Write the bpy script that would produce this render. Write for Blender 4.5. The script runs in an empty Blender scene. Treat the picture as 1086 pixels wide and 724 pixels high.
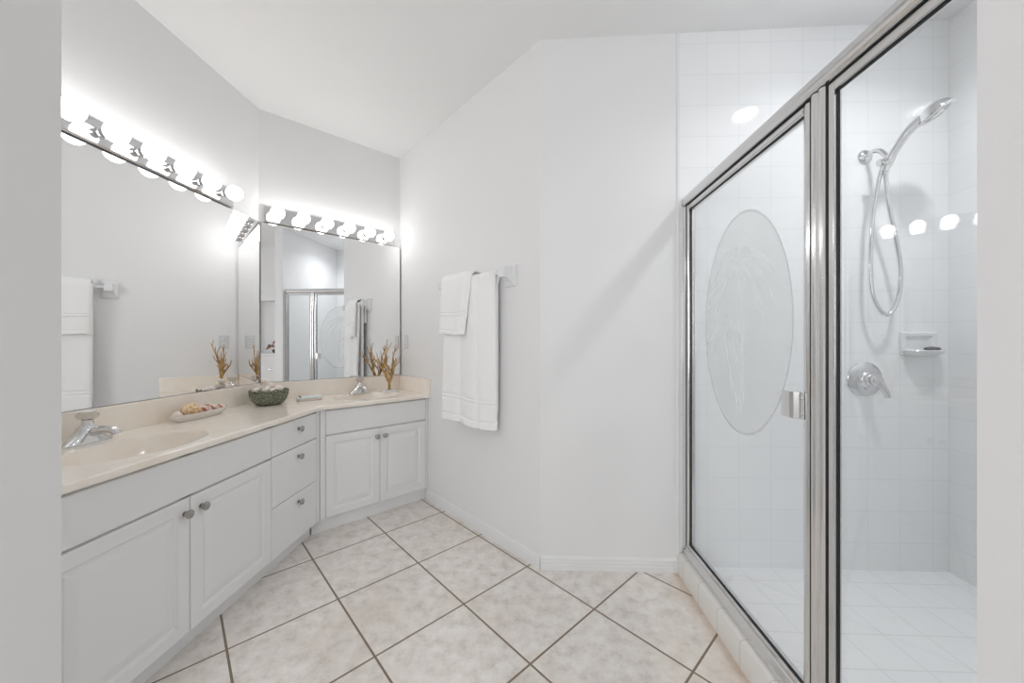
import bpy, bmesh, math, random
from mathutils import Vector, Matrix
from mathutils.geometry import tessellate_polygon
R = math.radians
S2 = 2 ** -.5
random.seed(7)
sc = bpy.context.scene
COL = sc.collection

# ------------------------------------------------------------------ camera, world, light, exposure
cam = bpy.data.cameras.new('camera')
cam.sensor_width = 36.0
cam.lens = 386.25 / 1086 * 36
cam.shift_x = -1.14 / 1086
cam.shift_y = 1.39 / 1086
cam.clip_start = .02
co = bpy.data.objects.new('camera', cam)
COL.objects.link(co)
co.location = (0, 0, 1.2)
co.rotation_euler = (R(90), 0, R(2.078))
sc.camera = co

w = bpy.data.worlds.new('world')
sc.world = w
w.use_nodes = True
w.node_tree.nodes['Background'].inputs[0].default_value = (.85, .93, 1, 1)
w.node_tree.nodes['Background'].inputs[1].default_value = 1.0

BULB = 8.8        # vanity globes
CAN = 6.8        # recessed shower light (watts)
REAR_FILL = 29.5     # fill lamp added behind the camera to brighten the room

def area(name, loc, rot, sx, sy, energy, color=(1, 1, 1)):
    l = bpy.data.lights.new(name, 'AREA')
    l.shape = 'RECTANGLE'
    l.size, l.size_y, l.energy, l.color = sx, sy, energy, color
    o = bpy.data.objects.new(name, l)
    COL.objects.link(o)
    o.location = loc
    o.rotation_euler = rot
    return o
area('rear_fill_light', (-1.05, -2.12, 1.5), (R(90), 0, 0), 1.4, 1.3, REAR_FILL, (.97, .985, 1))  # soft fill added from the rear, no known source there

sc.view_settings.view_transform = 'Standard'
sc.view_settings.look = 'None'
sc.view_settings.gamma = 1
sc.view_settings.use_curve_mapping = False
sc.view_settings.exposure = 0.09
sc.cycles.max_bounces = 14
sc.cycles.diffuse_bounces = 8
sc.cycles.glossy_bounces = 8
sc.cycles.transparent_max_bounces = 24
sc.cycles.transmission_bounces = 10
sc.cycles.sample_clamp_indirect = 0
sc.cycles.use_denoising = True

# ------------------------------------------------------------------ materials
def mat(name, color, rough=.5, metal=0., spec=.5, bump=0., bscale=40., coat=0.):
    m = bpy.data.materials.new(name)
    m.use_nodes = True
    nt = m.node_tree
    b = nt.nodes['Principled BSDF']
    b.inputs['Base Color'].default_value = (*color, 1)
    b.inputs['Roughness'].default_value = rough
    b.inputs['Metallic'].default_value = metal
    b.inputs['Specular IOR Level'].default_value = spec
    b.inputs['Coat Weight'].default_value = coat
    if bump:
        tc = nt.nodes.new('ShaderNodeTexCoord')
        n = nt.nodes.new('ShaderNodeTexNoise')
        n.inputs['Scale'].default_value = bscale
        n.inputs['Detail'].default_value = 4
        bp = nt.nodes.new('ShaderNodeBump')
        bp.inputs['Strength'].default_value = bump
        bp.inputs['Distance'].default_value = .004
        nt.links.new(tc.outputs['Object'], n.inputs['Vector'])
        nt.links.new(n.outputs['Fac'], bp.inputs['Height'])
        nt.links.new(bp.outputs['Normal'], b.inputs['Normal'])
    return m

def mottle(m, c1, c2, scale, lo=.4, hi=.6, detail=6, stretch=(1, 1, 1), rough=.6):
    nt = m.node_tree
    b = nt.nodes['Principled BSDF']
    tc = nt.nodes.new('ShaderNodeTexCoord')
    mp = nt.nodes.new('ShaderNodeMapping')
    mp.inputs['Scale'].default_value = stretch
    n = nt.nodes.new('ShaderNodeTexNoise')
    n.inputs['Scale'].default_value = scale
    n.inputs['Detail'].default_value = detail
    n.inputs['Roughness'].default_value = rough
    r = nt.nodes.new('ShaderNodeValToRGB')
    r.color_ramp.elements[0].position, r.color_ramp.elements[0].color = lo, (*c1, 1)
    r.color_ramp.elements[1].position, r.color_ramp.elements[1].color = hi, (*c2, 1)
    L = nt.links.new
    L(tc.outputs['Object'], mp.inputs['Vector'])
    L(mp.outputs[0], n.inputs['Vector'])
    L(n.outputs['Fac'], r.inputs['Fac'])
    L(r.outputs['Color'], b.inputs['Base Color'])
    return m

def lin(r, g, b):
    f = lambda c: (c / 255 / 12.92) if c / 255 <= .04045 else ((c / 255 + .055) / 1.055) ** 2.4
    return (f(r), f(g), f(b))

M = {}
M['wall'] = mat('wall_paint', (.81, .81, .815), .55, spec=.3, bump=.05, bscale=160)
M['ceil'] = mat('ceiling_paint', (.87, .87, .87), .8, spec=.2)
M['trim'] = mat('white_trim_paint', (.80, .805, .81), .35)
M['cab'] = mat('cabinet_thermofoil', (.82, .825, .83), .42)
M['cabin'] = mat('cabinet_gap', (.25, .25, .26), .8)
M['nickel'] = mat('satin_nickel', (.42, .405, .39), .25, 1)
M['chrome'] = mat('chrome', (.72, .72, .73), .07, 1)
M['alu'] = mat('polished_aluminium', (.74, .735, .73), .16, 1)
M['black'] = mat('black_gasket', (.01, .01, .011), .5)
M['mirror'] = mat('mirror_silver', (.93, .935, .935), 0.0, 1)
M['mirroredge'] = mat('mirror_edge', (.18, .18, .18), .4)
M['ceramic'] = mat('white_ceramic', (.80, .81, .82), .12)
M['cerdish'] = mat('cream_ceramic', (.78, .73, .68), .25, bump=.2, bscale=60)
M['plastic'] = mat('white_plastic', (.80, .80, .79), .35)
M['slot'] = mat('dark_slot', (.04, .04, .04), .6)
M['counter'] = mottle(mat('cultured_marble', (.8, .7, .6), .16, coat=.3), lin(244, 234, 222), lin(249, 243, 234), 5, .35, .65, 8, (1, 1.6, 1))
M['stone'] = mat('dark_soap', (.10, .10, .105), .5)
M['coral'] = mottle(mat('gold_branch', (.4, .26, .1), .5, bump=.4, bscale=70), lin(146, 106, 58), lin(212, 178, 120), 30, .35, .65)
M['bowl'] = mottle(mat('green_wicker', (.06, .08, .04), .45), lin(70, 75, 60), lin(142, 145, 124), 70, .4, .6, 4, (1, 1, 2.2))
M['shell'] = mottle(mat('white_shell', (.8, .75, .7), .4), lin(240, 226, 217), lin(250, 244, 238), 40, .4, .6)
M['conch'] = mottle(mat('golden_shell', (.7, .5, .3), .35), lin(206, 156, 104), lin(244, 224, 186), 45, .42, .58)
M['washcloth'] = mottle(mat('pale_blue_cloth', (.6, .65, .68), .9, bump=.5, bscale=300), lin(220, 227, 228), lin(236, 240, 240), 60, .4, .6)
M['clothedge'] = mat('pinkish_cloth', lin(222, 206, 196), .9)
M['flower'] = mottle(mat('autumn_flowers', (.4, .15, .05), .7), lin(96, 28, 18), lin(196, 110, 44), 30, .4, .6)
M['leaf'] = mat('dark_leaf', lin(64, 58, 34), .6)
M['pot'] = mat('brown_pot', lin(84, 60, 44), .6)
M['paper'] = mat('paper', (.8, .8, .8), .9)

def emis(name, strength, color=(1, 1, 1)):
    m = bpy.data.materials.new(name)
    m.use_nodes = True
    nt = m.node_tree
    nt.nodes.clear()
    e = nt.nodes.new('ShaderNodeEmission')
    e.inputs[0].default_value = (*color, 1)
    e.inputs[1].default_value = strength
    o = nt.nodes.new('ShaderNodeOutputMaterial')
    nt.links.new(e.outputs[0], o.inputs[0])
    return m
M['bulb'] = emis('lit_frosted_globe', BULB, (1, .985, .965))
M['can'] = emis('recessed_lens', 40, (.96, .98, 1))
M['pane'] = emis('added_pane_glow', 1.2, (.95, .98, 1))  # glowing pane of the added rear window

def glass(name, tint, refl=1.0):
    m = bpy.data.materials.new(name)
    m.use_nodes = True
    nt = m.node_tree
    nt.nodes.clear()
    t = nt.nodes.new('ShaderNodeBsdfTransparent')
    t.inputs[0].default_value = (*tint, 1)
    g = nt.nodes.new('ShaderNodeBsdfGlossy')
    g.inputs['Roughness'].default_value = 0
    f = nt.nodes.new('ShaderNodeFresnel')
    ge = nt.nodes.new('ShaderNodeNewGeometry')
    mr = nt.nodes.new('ShaderNodeMapRange')          # index seen from inside the pane is the inverse one
    mr.inputs[3].default_value, mr.inputs[4].default_value = 1.5, 1 / 1.5
    nt.links.new(ge.outputs['Backfacing'], mr.inputs[0])
    nt.links.new(mr.outputs[0], f.inputs[0])
    mx = nt.nodes.new('ShaderNodeMixShader')
    o = nt.nodes.new('ShaderNodeOutputMaterial')
    L = nt.links.new
    L(f.outputs[0], mx.inputs[0])
    L(t.outputs[0], mx.inputs[1])
    L(g.outputs[0], mx.inputs[2])
    L(mx.outputs[0], o.inputs[0])
    return m
M['glass'] = glass('clear_glass', (.985, .99, .99))
M['acrylic'] = glass('clear_acrylic', (.86, .85, .83))

def frosted(name, color, opac):
    m = bpy.data.materials.new(name)
    m.use_nodes = True
    nt = m.node_tree
    nt.nodes.clear()
    t = nt.nodes.new('ShaderNodeBsdfTransparent')
    d = nt.nodes.new('ShaderNodeBsdfDiffuse')
    d.inputs[0].default_value = (*color, 1)
    tr = nt.nodes.new('ShaderNodeBsdfTranslucent')
    tr.inputs[0].default_value = (*color, 1)
    m1 = nt.nodes.new('ShaderNodeMixShader')
    m1.inputs[0].default_value = .5
    m2 = nt.nodes.new('ShaderNodeMixShader')
    m2.inputs[0].default_value = opac
    o = nt.nodes.new('ShaderNodeOutputMaterial')
    L = nt.links.new
    L(d.outputs[0], m1.inputs[1]); L(tr.outputs[0], m1.inputs[2])
    L(t.outputs[0], m2.inputs[1]); L(m1.outputs[0], m2.inputs[2])
    L(m2.outputs[0], o.inputs[0])
    return m
M['etch'] = frosted('frosted_etching', (.86, .875, .88), .46)
M['etchline'] = frosted('frosted_etching_light', (.98, .99, .99), .32)
M['etchedge'] = frosted('frosted_etching_rim', (.66, .68, .69), .3)

def tiles(name, ax, ay, ox, oy, tw, th, c1, c2, grout, mortar, rough, bump=.3, rot=0, mott=None, stain=False):
    """square tiles in world position: ax, ay pick the position axes"""
    m = bpy.data.materials.new(name)
    m.use_nodes = True
    nt = m.node_tree
    b = nt.nodes['Principled BSDF']
    b.inputs['Roughness'].default_value = rough
    g = nt.nodes.new('ShaderNodeNewGeometry')
    L = nt.links.new
    if rot:
        vr = nt.nodes.new('ShaderNodeVectorRotate')
        vr.rotation_type = 'Z_AXIS'
        vr.inputs['Angle'].default_value = rot
        L(g.outputs['Position'], vr.inputs['Vector'])
        pos = vr.outputs[0]
    else:
        pos = g.outputs['Position']
    sp = nt.nodes.new('ShaderNodeSeparateXYZ')
    L(pos, sp.inputs[0])
    cb = nt.nodes.new('ShaderNodeCombineXYZ')
    for i, (a, off) in enumerate(((ax, ox), (ay, oy))):
        s = nt.nodes.new('ShaderNodeMath')
        s.operation = 'SUBTRACT'
        s.inputs[1].default_value = off - 20 * (tw if i == 0 else th)
        L(sp.outputs[a], s.inputs[0])
        L(s.outputs[0], cb.inputs[i])
    br = nt.nodes.new('ShaderNodeTexBrick')
    br.offset = 0
    br.offset_frequency = 1
    br.squash = 1
    br.inputs['Scale'].default_value = 1
    br.inputs['Brick Width'].default_value = tw
    br.inputs['Row Height'].default_value = th
    br.inputs['Mortar Size'].default_value = mortar
    br.inputs['Mortar Smooth'].default_value = .15
    br.inputs['Bias'].default_value = 0
    br.inputs['Color1'].default_value = (*c1, 1)
    br.inputs['Color2'].default_value = (*c2, 1)
    br.inputs['Mortar'].default_value = (*grout, 1)
    L(cb.outputs[0], br.inputs['Vector'])
    col = br.outputs['Color']
    if mott:
        n = nt.nodes.new('ShaderNodeTexNoise')
        n.inputs['Scale'].default_value = 15
        n.inputs['Detail'].default_value = 12
        n.inputs['Roughness'].default_value = .72
        L(g.outputs['Position'], n.inputs['Vector'])
        r = nt.nodes.new('ShaderNodeValToRGB')
        e = r.color_ramp.elements
        e[0].position, e[0].color = .33, (*mott[0], 1)
        e[1].position, e[1].color = .62, (*mott[1], 1)
        x = e.new(.47); x.color = (*mott[2], 1)
        L(n.outputs['Fac'], r.inputs['Fac'])
        n2 = nt.nodes.new('ShaderNodeTexNoise')
        n2.inputs['Scale'].default_value = 2.3
        n2.inputs['Detail'].default_value = 3
        L(g.outputs['Position'], n2.inputs['Vector'])
        r2 = nt.nodes.new('ShaderNodeValToRGB')
        r2.color_ramp.elements[0].position = .5
        r2.color_ramp.elements[0].color = (0, 0, 0, 1)
        r2.color_ramp.elements[1].position = .75
        r2.color_ramp.elements[1].color = (.55, .55, .55, 1)
        L(n2.outputs['Fac'], r2.inputs['Fac'])
        mw = nt.nodes.new('ShaderNodeMixRGB')
        mw.inputs[2].default_value = (*mott[3], 1)
        L(r2.outputs['Color'], mw.inputs[0]); L(r.outputs['Color'], mw.inputs[1])
        src = mw.outputs[0]
        if stain:
            # rusty water stain in a narrow strip along the shower kerb
            sx = nt.nodes.new('ShaderNodeSeparateXYZ')
            L(g.outputs['Position'], sx.inputs[0])
            mr = nt.nodes.new('ShaderNodeMapRange')
            mr.inputs[1].default_value = .72; mr.inputs[2].default_value = .79; mr.inputs[4].default_value = .75
            L(sx.outputs[0], mr.inputs[0])
            n3 = nt.nodes.new('ShaderNodeTexNoise')
            n3.inputs['Scale'].default_value = 14; n3.inputs['Detail'].default_value = 6
            L(g.outputs['Position'], n3.inputs['Vector'])
            mm = nt.nodes.new('ShaderNodeMath'); mm.operation = 'MULTIPLY'
            L(mr.outputs[0], mm.inputs[0]); L(n3.outputs['Fac'], mm.inputs[1])
            ms = nt.nodes.new('ShaderNodeMixRGB')
            ms.inputs[2].default_value = (*lin(206, 160, 108), 1)
            L(mm.outputs[0], ms.inputs[0]); L(src, ms.inputs[1])
            src = ms.outputs[0]
        mo = nt.nodes.new('ShaderNodeMixRGB')
        mo.inputs[2].default_value = (*grout, 1)
        L(br.outputs['Fac'], mo.inputs[0]); L(src, mo.inputs[1])
        col = mo.outputs[0]
    L(col, b.inputs['Base Color'])
    bp = nt.nodes.new('ShaderNodeBump')
    bp.invert = True
    bp.inputs['Strength'].default_value = bump
    bp.inputs['Distance'].default_value = .002
    L(br.outputs['Fac'], bp.inputs['Height'])
    L(bp.outputs['Normal'], b.inputs['Normal'])
    return m
# floor: rotate position by +45 deg: x' = (x-y)/sqrt2 (along the diagonal wall), y' = (x+y)/sqrt2
M['floor'] = tiles('floor_tile', 0, 1, -2.234, .150, .427, .412, (.6, .55, .5), (.6, .55, .5), lin(132, 116, 98), .0045, .42, .5, R(45),
                   (lin(205, 197, 189), lin(238, 234, 229), lin(226, 220, 214), lin(220, 208, 193)), True)
TC1, TC2, TG = lin(240, 241, 242), lin(238, 239, 240), lin(231, 233, 234)
M['tile_back'] = tiles('shower_tile_back', 0, 2, .945, 1.306 - .162 * 6, .162, .162, TC1, TC2, TG, .0022, .05)
M['tile_side'] = tiles('shower_tile_side', 1, 2, 1.939, 1.306 - .162 * 6, .162, .162, TC1, TC2, TG, .0022, .05)
M['tile_pan'] = tiles('shower_tile_pan', 0, 1, .945, 1.675, .162, .162, TC1, TC2, lin(224, 225, 225), .0025, .3)
M['kerb'] = tiles('shower_kerb_tile', 1, 1, 1.86, 0, .162, 50, lin(230, 228, 224), lin(228, 226, 222), lin(205, 200, 194), .0022, .25)

def towel_mat():
    m = mat('white_terry', (.92, .92, .92), .95, spec=.1)
    nt = m.node_tree
    b = nt.nodes['Principled BSDF']
    tc = nt.nodes.new('ShaderNodeTexCoord')
    n = nt.nodes.new('ShaderNodeTexNoise')
    n.inputs['Scale'].default_value = 260
    bp = nt.nodes.new('ShaderNodeBump')
    bp.inputs['Strength'].default_value = .5
    bp.inputs['Distance'].default_value = .003
    nt.links.new(tc.outputs['Object'], n.inputs['Vector'])
    nt.links.new(n.outputs['Fac'], bp.inputs['Height'])
    nt.links.new(bp.outputs['Normal'], b.inputs['Normal'])
    return m
M['terry'] = towel_mat()

def stripes():
    m = mat('red_striped_shell', (.8, .7, .6), .35)
    nt = m.node_tree
    b = nt.nodes['Principled BSDF']
    tc = nt.nodes.new('ShaderNodeTexCoord')
    wv = nt.nodes.new('ShaderNodeTexWave')
    wv.inputs['Scale'].default_value = 14
    wv.inputs['Distortion'].default_value = 4
    wv.bands_direction = 'DIAGONAL'
    r = nt.nodes.new('ShaderNodeValToRGB')
    r.color_ramp.elements[0].position, r.color_ramp.elements[0].color = .25, (*lin(204, 136, 118), 1)
    r.color_ramp.elements[1].position, r.color_ramp.elements[1].color = .5, (*lin(240, 228, 216), 1)
    nt.links.new(tc.outputs['Object'], wv.inputs['Vector'])
    nt.links.new(wv.outputs['Fac'], r.inputs['Fac'])
    nt.links.new(r.outputs['Color'], b.inputs['Base Color'])
    return m
M['stripe'] = stripes()

# ------------------------------------------------------------------ mesh helpers
class MB:
    def __init__(self):
        self.v, self.f = [], []
    def add(self, vs, fs):
        n = len(self.v)
        self.v += [Vector(p) for p in vs]
        self.f += [tuple(i + n for i in f) for f in fs]
        return self
    def box(self, x0, x1, y0, y1, z0, z1):
        return self.add([(x0, y0, z0), (x1, y0, z0), (x1, y1, z0), (x0, y1, z0), (x0, y0, z1), (x1, y0, z1), (x1, y1, z1), (x0, y1, z1)],
                        [(3, 2, 1, 0), (4, 5, 6, 7), (0, 1, 5, 4), (1, 2, 6, 5), (2, 3, 7, 6), (3, 0, 4, 7)])
    def prism(self, poly, z0, z1):
        n = len(poly)
        return self.add([(x, y, z0) for x, y in poly] + [(x, y, z1) for x, y in poly],
                        [tuple(reversed(range(n))), tuple(range(n, 2 * n))] + [(i, (i + 1) % n, n + (i + 1) % n, n + i) for i in range(n)])
    def extrude(self, prof, axis, a0, a1):
        """profile (p,q) swept along axis; 'y': (x,z), 'x': (y,z)"""
        f = {'y': lambda p, q, a: (p, a, q), 'x': lambda p, q, a: (a, p, q)}[axis]
        n = len(prof)
        return self.add([f(p, q, a0) for p, q in prof] + [f(p, q, a1) for p, q in prof],
                        [tuple(reversed(range(n))), tuple(range(n, 2 * n))] + [(i, (i + 1) % n, n + (i + 1) % n, n + i) for i in range(n)])
    def rings(self, rings, cap0=True, cap1=True, closed=False):
        n, k = len(rings[0]), len(rings)
        vs = [p for r in rings for p in r]
        fs = []
        for i in range(k - 1 if not closed else k):
            a, b = i * n, ((i + 1) % k) * n
            for j in range(n):
                fs.append((a + j, a + (j + 1) % n, b + (j + 1) % n, b + j))
        if not closed:
            if cap0: fs.append(tuple(reversed(range(n))))
            if cap1: fs.append(tuple(range((k - 1) * n, k * n)))
        return self.add(vs, fs)
    def lathe(self, prof, seg=24, c=(0, 0, 0), axis=(0, 0, 1), sx=1, sy=1):
        """prof: (radius, height) list along axis"""
        ax = Vector(axis).normalized()
        q = Vector((0, 0, 1)).rotation_difference(ax)
        c = Vector(c)
        rs = []
        for r, h in prof:
            rs.append([c + q @ Vector((max(r, 1e-4) * sx * math.cos(2 * math.pi * j / seg), max(r, 1e-4) * sy * math.sin(2 * math.pi * j / seg), h)) for j in range(seg)])
        return self.rings(rs)
    def tube(self, pts, rad, seg=8):
        pts = [Vector(p) for p in pts]
        n = len(pts)
        if not isinstance(rad, (list, tuple)): rad = [rad] * n
        rs = []
        t = (pts[1] - pts[0]).normalized()
        up = Vector((0, 0, 1)) if abs(t.z) < .9 else Vector((1, 0, 0))
        u = t.cross(up).normalized()
        for i, p in enumerate(pts):
            if 0 < i < n - 1: t2 = (pts[i + 1] - pts[i - 1]).normalized()
            elif i == 0: t2 = (pts[1] - pts[0]).normalized()
            else: t2 = (pts[-1] - pts[-2]).normalized()
            u = (u - t2 * u.dot(t2)).normalized()
            v = t2.cross(u)
            rs.append([p + (u * math.cos(2 * math.pi * j / seg) + v * math.sin(2 * math.pi * j / seg)) * rad[i] for j in range(seg)])
        return self.rings(rs)
    def ball(self, c, r, seg=20, rows=12, s=(1, 1, 1)):
        prof = [(r * math.sin(math.pi * i / rows), -r * math.cos(math.pi * i / rows)) for i in range(rows + 1)]
        n0 = len(self.v)
        self.lathe(prof, seg)
        for p in self.v[n0:]:
            p.x, p.y, p.z = p.x * s[0] + c[0], p.y * s[1] + c[1], p.z * s[2] + c[2]
        return self
    def xf(self, m, n0=0):
        for i in range(n0, len(self.v)):
            self.v[i] = m @ self.v[i]
        return self
    def build(self, name, m, parent=None, smooth=False, bevel=0, seg=2, subd=0):
        me = bpy.data.meshes.new(name)
        me.from_pydata([tuple(p) for p in self.v], [], self.f)
        bm = bmesh.new()
        bm.from_mesh(me)
        bmesh.ops.recalc_face_normals(bm, faces=bm.faces)
        bm.to_mesh(me)
        bm.free()
        me.materials.append(m)
        o = bpy.data.objects.new(name, me)
        COL.objects.link(o)
        if smooth:
            for p in me.polygons: p.use_smooth = True
            if smooth == 'auto':
                me.set_sharp_from_angle(angle=R(38))
        if bevel:
            b = o.modifiers.new('bevel', 'BEVEL')
            b.width, b.segments, b.limit_method, b.angle_limit = bevel, seg, 'ANGLE', R(40)
        if subd:
            s = o.modifiers.new('subdivision', 'SUBSURF')
            s.levels = s.render_levels = subd
        if parent: o.parent = parent
        return o

def thing(name, label, cat, loc=(0, 0, 0), rz=0, group=None):
    o = bpy.data.objects.new(name, None)
    COL.objects.link(o)
    o.empty_display_size = .05
    o.location, o.rotation_euler = loc, (0, 0, rz)
    o['label'], o['category'] = label, cat
    if group: o['group'] = group
    return o
def tag(o, label, cat, group=None):
    o['label'], o['category'] = label, cat
    if group: o['group'] = group
    return o
def struct(o):
    o['kind'] = 'structure'
    return o
def spline(P, n=8):
    P = [Vector(p) for p in P]
    out = []
    for i in range(len(P) - 1):
        p0, p1, p2, p3 = P[max(i - 1, 0)], P[i], P[i + 1], P[min(i + 2, len(P) - 1)]
        for k in range(n):
            t = k / n
            out.append(.5 * ((2 * p1) + (p2 - p0) * t + (2 * p0 - 5 * p1 + 4 * p2 - p3) * t * t + (3 * p1 - p0 - 3 * p2 + p3) * t ** 3))
    out.append(P[-1])
    return out
def sd(s, d):      # diagonal coordinates: s along the second vanity wall, d across it
    return ((s + d) * S2, (s - d) * S2)

# ------------------------------------------------------------------ the setting
LW, W2, TW, BW = -1.80, -2.963, 1.425, 1.939
SR, SN = 2.155, .655                      # shower: right wall, near wall
LWc = (LW, LW - W2 / S2)                  # corner of left wall and second vanity wall
Cc = sd(TW, W2)                           # corner of second vanity wall and towel wall
Bc = (TW / S2 - BW, BW)                   # corner of towel wall and back wall
H = 2.96

struct(MB().box(-2.2, 2.5, -2.5, 3.4, -.1, 0).build('floor', M['floor']))
cz = lambda x: 2.808 + .018 * x
c = MB()
c.add([(-2.2, -2.5, cz(-2.2)), (2.5, -2.5, cz(2.5)), (2.5, 3.4, cz(2.5)), (-2.2, 3.4, cz(-2.2)),
       (-2.2, -2.5, 3.1), (2.5, -2.5, 3.1), (2.5, 3.4, 3.1), (-2.2, 3.4, 3.1)],
      [(3, 2, 1, 0), (4, 5, 6, 7), (0, 1, 5, 4), (1, 2, 6, 5), (2, 3, 7, 6), (3, 0, 4, 7)])
struct(c.build('ceiling', M['ceil']))

def wallp(name, poly, m='wall', z0=0, z1=H):
    return struct(MB().prism(poly, z0, z1).build(name, M[m]))
T = .1
wallp('wall_left', [(LW, -2.3), LWc, (LW - T, LWc[1] + .04), (LW - T, -2.3)])
o1, o2 = sd(LWc[0] * S2 + LWc[1] * S2, W2 - T), sd(TW, W2 - T)
wallp('wall_vanity', [LWc, Cc, o2, o1])
o3 = (Bc[0], Bc[1] + .16)
wallp('wall_towel', [Cc, Bc, o3, sd(TW + T, W2 - T)])
wallp('wall_back', [Bc, (.80, BW), (.80, BW + T), (Bc[0] + .06, BW + T)])
wallp('wall_shower_back', [(.80, BW), (SR, BW), (SR, BW + T), (.80, BW + T)], 'tile_back')
wallp('wall_shower_side', [(SR, SN), (SR, BW + T), (SR + T, BW + T), (SR + T, SN)], 'tile_side')
wallp('wall_right', [(.775, .54), (SR + T, .54), (SR + T, SN), (.775, SN)])
wallp('wall_stub', [(LW, .783), (-1.2, .783), (-1.2, .898), (LW, .898)])
# room behind the camera
NX = 1.85
wn = MB()
wn.box(NX, NX + .3, -2.3, .53, 0, .99)
wn.box(NX, NX + .3, -2.3, .53, 1.93, H)
wn.box(NX, NX + .3, .2, .53, .99, 1.93)
wn.box(NX, NX + .3, -2.3, -.75, .99, 1.93)
wn.box(NX + .22, NX + .3, -.75, .2, .99, 1.93)
struct(wn.build('wall_niche', M['wall']))
struct(MB().box(NX - .03, NX + .22, -.78, .23, .99, 1.02).build('trim_1', M['trim'], bevel=.006))
wr = MB()
wr.box(LW - T, NX + .3, -2.3, -2.2, 0, .85)
wr.box(LW - T, NX + .3, -2.3, -2.2, 2.15, H)
wr.box(LW - T, -1.75, -2.3, -2.2, .85, 2.15)
wr.box(-.35, NX + .3, -2.3, -2.2, .85, 2.15)
struct(wr.build('wall_rear', M['wall']))
wf = MB()
for a in ((-1.75, -1.70, .85, 2.15), (-.40, -.35, .85, 2.15), (-1.70, -.40, .85, .9), (-1.70, -.40, 2.1, 2.15), (-1.075, -1.025, .9, 2.1)):
    wf.box(a[0], a[1], -2.27, -2.21, a[2], a[3])
wo = struct(wf.build('added_window_1', M['trim'], bevel=.004))  # unseen window, added to go with the rear fill lamp
MB().box(-1.70, -.40, -2.25, -2.244, .9, 2.1).build('added_window_pane', M['pane'], wo)

# baseboards, moulded profile
def baseboard(name, p0, p1, nrm, h=.072, t=.012):
    prof = [(0, 0), (t, 0), (t, h * .38), (t * .86, h * .42), (t * .86, h * .62), (t * .7, h * .66), (t * .7, h * .84), (t * .35, h * .96), (.2 * t, h), (0, h)]
    p0, p1, n = Vector(p0), Vector(p1), Vector(nrm)
    k = len(prof)
    vs = [(*(p0 + n * a), b) for a, b in prof] + [(*(p1 + n * a), b) for a, b in prof]
    m = MB().add(vs, [tuple(reversed(range(k))), tuple(range(k, 2 * k))] + [(i, (i + 1) % k, k + (i + 1) % k, k + i) for i in range(k)])
    return struct(m.build(name, M['trim']))
e = .012 * math.tan(R(22.5))
baseboard('baseboard_towel', sd(TW, -2.50), (Bc[0] - e * S2 * 0, Bc[1]), (-S2, -S2))
baseboard('baseboard_back', (Bc[0], BW), (.788, BW), (0, -1))

# shower pan, kerb, bullnose strip
struct(MB().box(.885, SR, SN, BW, 0, .03).build('floor_shower', M['tile_pan']))
k = MB().extrude([(.788, 0), (.788, .094), (.794, .102), (.806, .105), (.875, .105), (.885, .100), (.89, .09), (.89, 0)], 'y', SN, BW)
struct(k.build('trim_2', M['kerb'], smooth='auto'))
struct(MB().extrude([(.786, BW), (.786, BW - .004), (.791, BW - .008), (.80, BW - .008), (.80, BW)], 'y', 0, 1).xf(Matrix(((1, 0, 0, 0), (0, 0, 1, 0), (0, 1, 0, 0), (0, 0, 0, 1)))).xf(Matrix.Diagonal((1, 1, 2.95, 1))).build('trim_3', M['ceramic']))

# ------------------------------------------------------------------ vanity cabinets
# local frame of a cabinet: x to the viewer's right, -y out of the door fronts (y = 0 is the front face), z up
def raised_door(wd, hg, th=.018):
    """raised panel door, front at y=0, lower left corner at origin"""
    prof = [(0, .003), (.003, 0), (.048, 0), (.052, .006), (.058, .009), (.064, .009), (.068, .0055), (.092, .0005), (.096, 0.0)]
    rs = []
    for ins, dep in prof:
        rs.append([(ins, dep, ins), (wd - ins, dep, ins), (wd - ins, dep, hg - ins), (ins, dep, hg - ins)])
    rs = [[(0, th, 0), (wd, th, 0), (wd, th, hg), (0, th, hg)]] + rs
    return MB().rings(rs)
def slab(wd, hg, th=.018):
    rs = [[(i, d, i), (wd - i, d, i), (wd - i, d, hg - i), (i, d, hg - i)] for i, d in ((0, th), (0, .003), (.003, 0))]
    return MB().rings(rs)
def place(m, x, z, y=0):
    return m.xf(Matrix.Translation((x, y, z)))
def knob(parent, x, z, name='knob'):
    m = MB().lathe([(.0105, 0), (.0105, .002), (.0065, .004), (.0055, .012), (.007, .015), (.0155, .018), (.0165, .0215), (.0150, .0255), (.009, .0285), (0, .0295)],
                   20, (x, 0, z), (0, -1, 0))
    return m.build(name, M['nickel'], parent, smooth='auto')

def carcass(m, x0, x1, y0, y1, z0, z1, t=.016):
    m.box(x0, x1, y1 - t, y1, z0, z1).box(x0, x0 + t, y0, y1, z0, z1).box(x1 - t, x1, y0, y1, z0, z1).box(x0, x1, y0, y1, z0, z0 + t)
    return m
FX, F2 = -1.29, -2.49
CB, DZ0, DZ1, PZ0, PZ1, CZ = .088, .091, .608, .617, .769, .785
def face_frame(x0, x1, bars, stiles, y0=.0185, y1=.037):
    m = MB()
    for z0, z1 in bars: m.box(x0, x1, y0, y1, z0, z1)
    for a, b in stiles: m.box(a, b, y0, y1, CB, CZ)
    return m

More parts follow.
